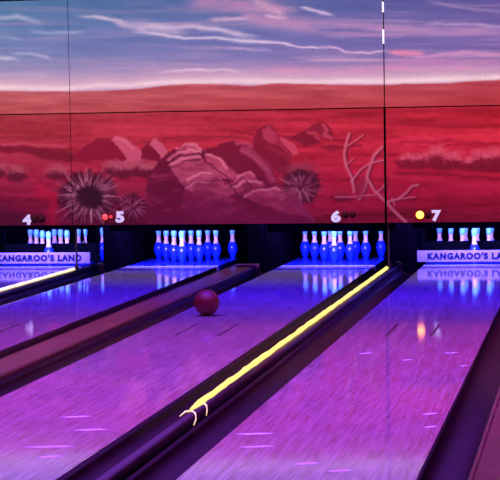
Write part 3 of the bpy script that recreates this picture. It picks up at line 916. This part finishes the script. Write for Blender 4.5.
def panel(x0, x1, z0, z1, label, parent_label=None):
    xs = axis_pts(x0, x1, -6.55, -0.8, 0.0085, 0.04)
    zs = axis_pts(z0, z1, 0, 3.1, 0.0088, 0.0088)
    XX, ZZ = np.meshgrid(xs, zs)
    u_, v_ = proj_np(XX, np.full_like(XX, YM), ZZ)
    col = srgb2lin(paint(u_, v_))*PAINT_GAIN
    nz_, nx_ = XX.shape
    co = np.stack([XX-x0, np.zeros_like(XX), ZZ-z0], -1).reshape(-1, 3)
    idx = np.arange(nz_*nx_).reshape(nz_, nx_)
    q = np.stack([idx[:-1, :-1], idx[:-1, 1:], idx[1:, 1:], idx[1:, :-1]], -1).reshape(-1, 4)
    # back and rim so that the panel is a real board
    T = 0.025; w, h = x1-x0, z1-z0
    back = np.array([[0, T, 0], [w, T, 0], [w, T, h], [0, T, h]]); nb = len(co)
    fr = np.array([[0, 0, 0], [w, 0, 0], [w, 0, h], [0, 0, h]])
    co = np.vstack([co, back, fr]); a, f_ = nb, nb+4
    faces = q.tolist()+[[a+1, a, a+3, a+2], [f_, a, a+1, f_+1], [f_+1, a+1, a+2, f_+2], [f_+2, a+2, a+3, f_+3], [f_+3, a+3, a, f_]]
    me = bpy.data.meshes.new('mural_panel')
    me.from_pydata(co.tolist(), [], faces)
    me.materials.append(M['mural']); me.materials.append(M['black'])
    mi = [0]*len(q)+[1]*5; me.polygons.foreach_set('material_index', mi)
    ca = me.color_attributes.new('paint', 'FLOAT_COLOR', 'POINT')
    full = np.ones((len(co), 4)); full[:, :3] = 0.01; full[:nb, :3] = col.reshape(-1, 3)
    ca.data.foreach_set('color', full.ravel())
    me.update()
    o = bpy.data.objects.new('mural_panel', me); C.objects.link(o); o.location = (x0, YM, z0)
    return tag(o, label, 'wall panel', 'painted desert panels')


ga, gb = 0.0028, 0.012
XA, XB = XS1-3.437, XS2+3.437
up_l = panel(XA, XS1-ga, ZS+0.006, ZT, 'painted sky panel at upper left, left of the seam above number 4')
up_m = panel(XS1+ga, XS2-0.005, ZS+0.006, ZT, 'wide painted cloudy sky panel at the top middle')
up_r = panel(XS2+0.006, XB, ZS+0.006, ZT, 'painted purple sky panel at upper right above number 7')
lo_l = panel(XA, XS1-ga, ZL, ZS-0.006, 'painted red desert panel at lower left with number 4')
lo_m = panel(XS1+ga, XS2-gb, ZL, ZS-0.006, 'painted desert panel with boulders and agaves, numbers 5 and 6')
lo_r = panel(XS2+gb, XB, ZL, ZS-0.006, 'painted red desert panel at lower right with amber lamp and number 7')
# backing frame behind the joints
mb = MB()
mb.box(XA, XB, YM+0.03, YM+0.07, ZL+0.02, ZL+0.08, 0); mb.box(XA, XB, YM+0.03, YM+0.07, ZS-0.05, ZS+0.05, 0); mb.box(XA, XB, YM+0.03, YM+0.07, ZT-0.08, ZT, 0)
for x in (XA+0.03, XS1, XS2, XB-0.03): mb.box(x-0.05, x+0.05, YM+0.027, YM+0.067, ZL+0.02, ZT, 0)
o = mb.build('panel_frame', M['black'], origin=(XS1, YM+0.03, ZL)); tag(o, 'black frame seen in the joints between the painted panels', 'frame')


def bolt_on(parent, mb, name, mats, loc):
    o = mb.build(name, mats); o.parent = parent; o.location = Vector(loc)-parent.location; return o


def lamp(parent, x, z, r, mt, label=None):
    mb = MB(); mb.lathe([(r*1.15, 0), (r*1.15, 0.008), (r*1.0, 0.010)], 20, axis='Y')
    t = bolt_on(parent, mb, 'indicator_lamp', M['bezel'], (x, YM-0.0005, z))
    mb = MB(); mb.lathe([(r*0.95, 0.008), (r*0.92, 0.014), (r*0.7, 0.021), (r*0.35, 0.025), (r*0.02, 0.026)], 20, axis='Y')
    o = mb.build('lens', M[mt], t)
    if label: o['label'] = label
    return t


def number(parent, s_, x, z, w=0.095, h=0.125):
    text_mesh('lane_number', s_, w, h, (x-w/2, YM-0.0005, z-h/2), M['number'], parent, bold=0.06, depth=0.006)


number(lo_l, '4', -6.085, 0.600, 0.10, 0.115)
lamp(lo_l, -6.000, 0.612, 0.037, 'lamp_off', 'unlit dark red lens'); lamp(lo_l, -5.918, 0.612, 0.037, 'lamp_off', 'unlit dark red lens')
lamp(lo_m, -5.200, 0.622, 0.035, 'lamp_red', 'red lit lens'); lamp(lo_m, -5.134, 0.622, 0.022, 'lamp_dim', 'dim red lens')
number(lo_m, '5', -5.035, 0.620)
number(lo_m, '6', -2.667, 0.606, 0.105, 0.125)
lamp(lo_m, -2.565, 0.624, 0.032, 'lamp_off', 'unlit dark red lens'); lamp(lo_m, -2.488, 0.628, 0.030, 'lamp_off', 'unlit dark red lens')
lamp(lo_r, -1.770, 0.615, 0.045, 'lamp_amber', 'amber lit lens'); lamp(lo_r, -1.685, 0.612, 0.026, 'lamp_off', 'unlit dark red lens')
number(lo_r, '7', -1.596, 0.605, 0.10, 0.12)
# pale slips painting light that leaks through the upper right seam
for z0_, z1_ in ((2.43, 2.58), (2.76, 2.87)):
    mb = MB(); mb.box(-0.010, 0.010, -0.008, 0.004, 0, z1_-z0_, 0)
    bolt_on(up_m, mb, 'light_leak_slip', M['seam_leak'], (XS2-0.002, YM-0.006, z0_))['label'] = 'pale slip painted as light leaking through the seam'
